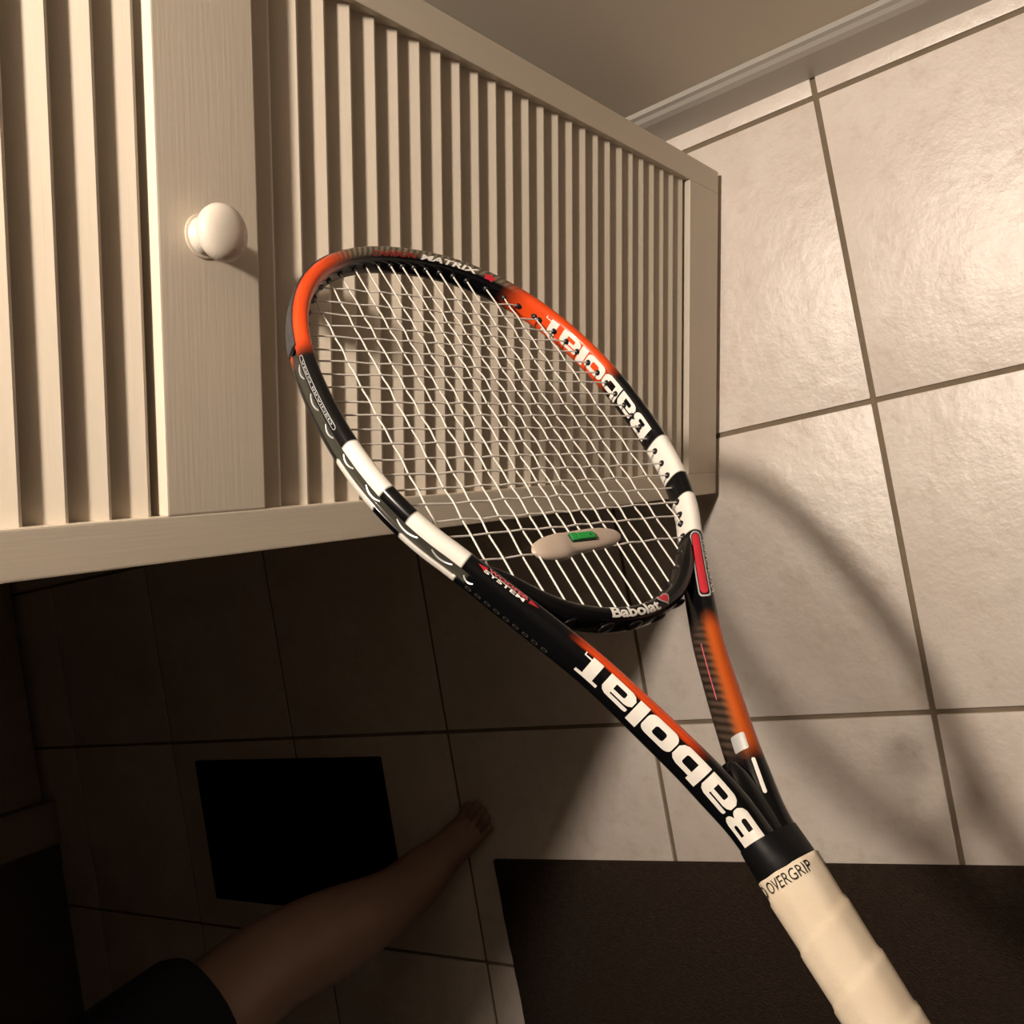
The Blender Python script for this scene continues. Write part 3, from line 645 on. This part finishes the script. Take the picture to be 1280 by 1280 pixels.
# ---------------- vibration damper woven above the bridge
damp = empty('vibration_damper'); damp.parent = None
damp.matrix_world = racket.matrix_world @ Matrix.Translation(loc(-0.003, 0.1133, 0.0))
tag(damp, 'translucent worm shaped vibration damper with green mark between the strings', 'damper')
dm = bmesh.new(); NR = 30; rings = []
for i in range(NR + 1):
    t = i / NR; x = -0.0385 + 0.0765 * t; e = max(1 - abs(2 * t - 1) ** 3.2, 0.0) ** 0.5
    w_ = (0.0080 + 0.0016 * (1 - sm(t, 0.30, 0.42))) * max(e, 0.05); hgt = 0.0042 * max(e, 0.08) * (1.15 - 0.25 * sm(t, 0.3, 0.4)); yc = 0.004 * (t - 0.5) - 0.0015 * (1 - sm(t, 0.25, 0.45))
    rings.append([dm.verts.new((x, yc + w_ * math.copysign(abs(math.cos(a)) ** 0.8, math.cos(a)), hgt * math.copysign(abs(math.sin(a)) ** 0.8, math.sin(a)))) for a in [2 * math.pi * k / 20 for k in range(20)]])
for a, b in zip(rings, rings[1:]):
    for k in range(20): dm.faces.new((a[k], a[(k + 1) % 20], b[(k + 1) % 20], b[k]))
dm.faces.new(rings[0][::-1]); dm.faces.new(rings[-1])
link('damper_body', bm_mesh(dm, 'damper_body', True, 60), DAMP, damp)
mk = box('damper_mark', -0.0085, 0.0115, -0.0024, 0.0036, 0.0030, 0.0052, DGREEN, damp, 0.0004)
box('damper_mark_face', -0.0080, -0.0035, -0.0020, 0.0036, 0.0050, 0.0056, GREEN, mk, 0.0002)
box('damper_mark_face', -0.0028, 0.0112, -0.0015, 0.0033, 0.0050, 0.0056, GREEN, mk, 0.0002)
link('damper_mark_dot', lathe_mesh('damper_mark_dot', [(0.0007, 0.0054), (0.0007, 0.0058), (0.0002, 0.0058)], 10), DGREEN, mk).location = (0.0075, 0.0008, 0)

# ------------------------------------------------------------------ things in the dark behind the door
rug = bmesh.new()
bmesh.ops.create_grid(rug, x_segments=40, y_segments=60, size=0.5)
for v in rug.verts:
    x, y = v.co.x, v.co.y; e = max(abs(x), abs(y)) ; v.co = Vector((x * 0.95, y * 1.55, 0.016 - 0.006 * sm(e, 0.47, 0.5) + random.uniform(-0.0012, 0.0012)))
ex = bmesh.ops.extrude_face_region(rug, geom=rug.faces[:])
for v in [g_ for g_ in ex['geom'] if isinstance(g_, bmesh.types.BMVert)]: v.co.z = 0.0
rg0 = link('rug', bm_mesh(rug, 'rug', True, 50), RUGM); rg0.location = (0.494 + 0.475, -0.27, 0.0); rg0.rotation_euler[2] = 0.035
tag(rg0, 'dark brown shaggy rug at the lower edge beneath the racket handle', 'rug')
mt = empty('floor_mat', (0.49, -1.575, 0.0)); tag(mt, 'flat black rubber mat lying on the dark tiles', 'mat')
box('mat_base', -0.152, 0.152, -0.281, 0.281, 0.0, 0.010, MATM, mt, 0.004, 2)
for k in range(9): box('mat_rib', -0.135 + k * 0.0325, -0.125 + k * 0.0325, -0.262, 0.262, 0.009, 0.0125, MATM, mt, 0.001)

# leg of a person standing in the dark
person = empty('person', (0.53, -1.17, 0.0)); tag(person, 'bare foot and lower leg of a person standing on the dark tiles', 'person')
J = {'hip': (0.02, 0.10, 0.86, 0.085), 'thigh': (0.01, 0.085, 0.68, 0.080), 'knee': (-0.03, 0.055, 0.47, 0.068), 'calf': (-0.01, 0.035, 0.34, 0.072), 'shin': (0.005, 0.01, 0.20, 0.058), 'ankle': (0.01, -0.01, 0.085, 0.042),
     'heel': (0.030, -0.030, 0.030, 0.030), 'mid': (-0.030, 0.030, 0.040, 0.034), 'ball': (-0.065, 0.065, 0.024, 0.028),
     'toe1': (-0.110, 0.085, 0.013, 0.012), 'toe2': (-0.112, 0.102, 0.011, 0.009), 'toe3': (-0.102, 0.112, 0.010, 0.0085), 'toe4': (-0.088, 0.118, 0.010, 0.008), 'toe5': (-0.070, 0.120, 0.009, 0.0075),
     'r1': (-0.080, 0.062, 0.016, 0.014), 'r2': (-0.082, 0.076, 0.015, 0.011), 'r3': (-0.077, 0.086, 0.014, 0.0105), 'r4': (-0.068, 0.094, 0.013, 0.010), 'r5': (-0.055, 0.098, 0.012, 0.0095)}
names = list(J); E_ = [('hip', 'thigh'), ('thigh', 'knee'), ('knee', 'calf'), ('calf', 'shin'), ('shin', 'ankle'), ('ankle', 'heel'), ('ankle', 'mid'), ('mid', 'ball')]
for k in range(1, 6): E_ += [('ball', 'r%d' % k), ('r%d' % k, 'toe%d' % k)]
lm_ = bpy.data.meshes.new('leg'); lm_.from_pydata([J[n_][:3] for n_ in names], [(names.index(a), names.index(b)) for a, b in E_], []); lm_.update()
leg = link('body', lm_, SKIN, person)
sk = leg.modifiers.new('skin', 'SKIN'); sk.use_smooth_shade = True
if not lm_.skin_vertices: lm_.attributes.new('skin', 'FLOAT_VECTOR', 'POINT')
for i, n_ in enumerate(names):
    r = J[n_][3]; lm_.skin_vertices[0].data[i].radius = (r, r); lm_.skin_vertices[0].data[i].use_root = (n_ == 'hip')
sd = leg.modifiers.new('sub', 'SUBSURF'); sd.levels = 2; sd.render_levels = 2
bm = bmesh.new(); rings = []
for z_, r_, cx, cy in ((0.60, 0.100, 0.0, 0.075), (0.602, 0.105, 0.0, 0.075), (0.72, 0.108, 0.012, 0.088), (0.86, 0.112, 0.02, 0.10), (0.90, 0.10, 0.02, 0.10)):
    rings.append([bm.verts.new((cx + r_ * math.cos(2 * math.pi * k / 32) * (1 + 0.02 * math.cos(5 * k)), cy + r_ * math.sin(2 * math.pi * k / 32), z_)) for k in range(32)])
for a, b in zip(rings, rings[1:]):
    for k in range(32): bm.faces.new((a[k], a[(k + 1) % 32], b[(k + 1) % 32], b[k]))
bm.faces.new(rings[-1])
so = bm_mesh(bm, 'shorts', True); so_o = link('shorts', so, CLOTH, person); s_m = so_o.modifiers.new('solid', 'SOLIDIFY'); s_m.thickness = 0.004
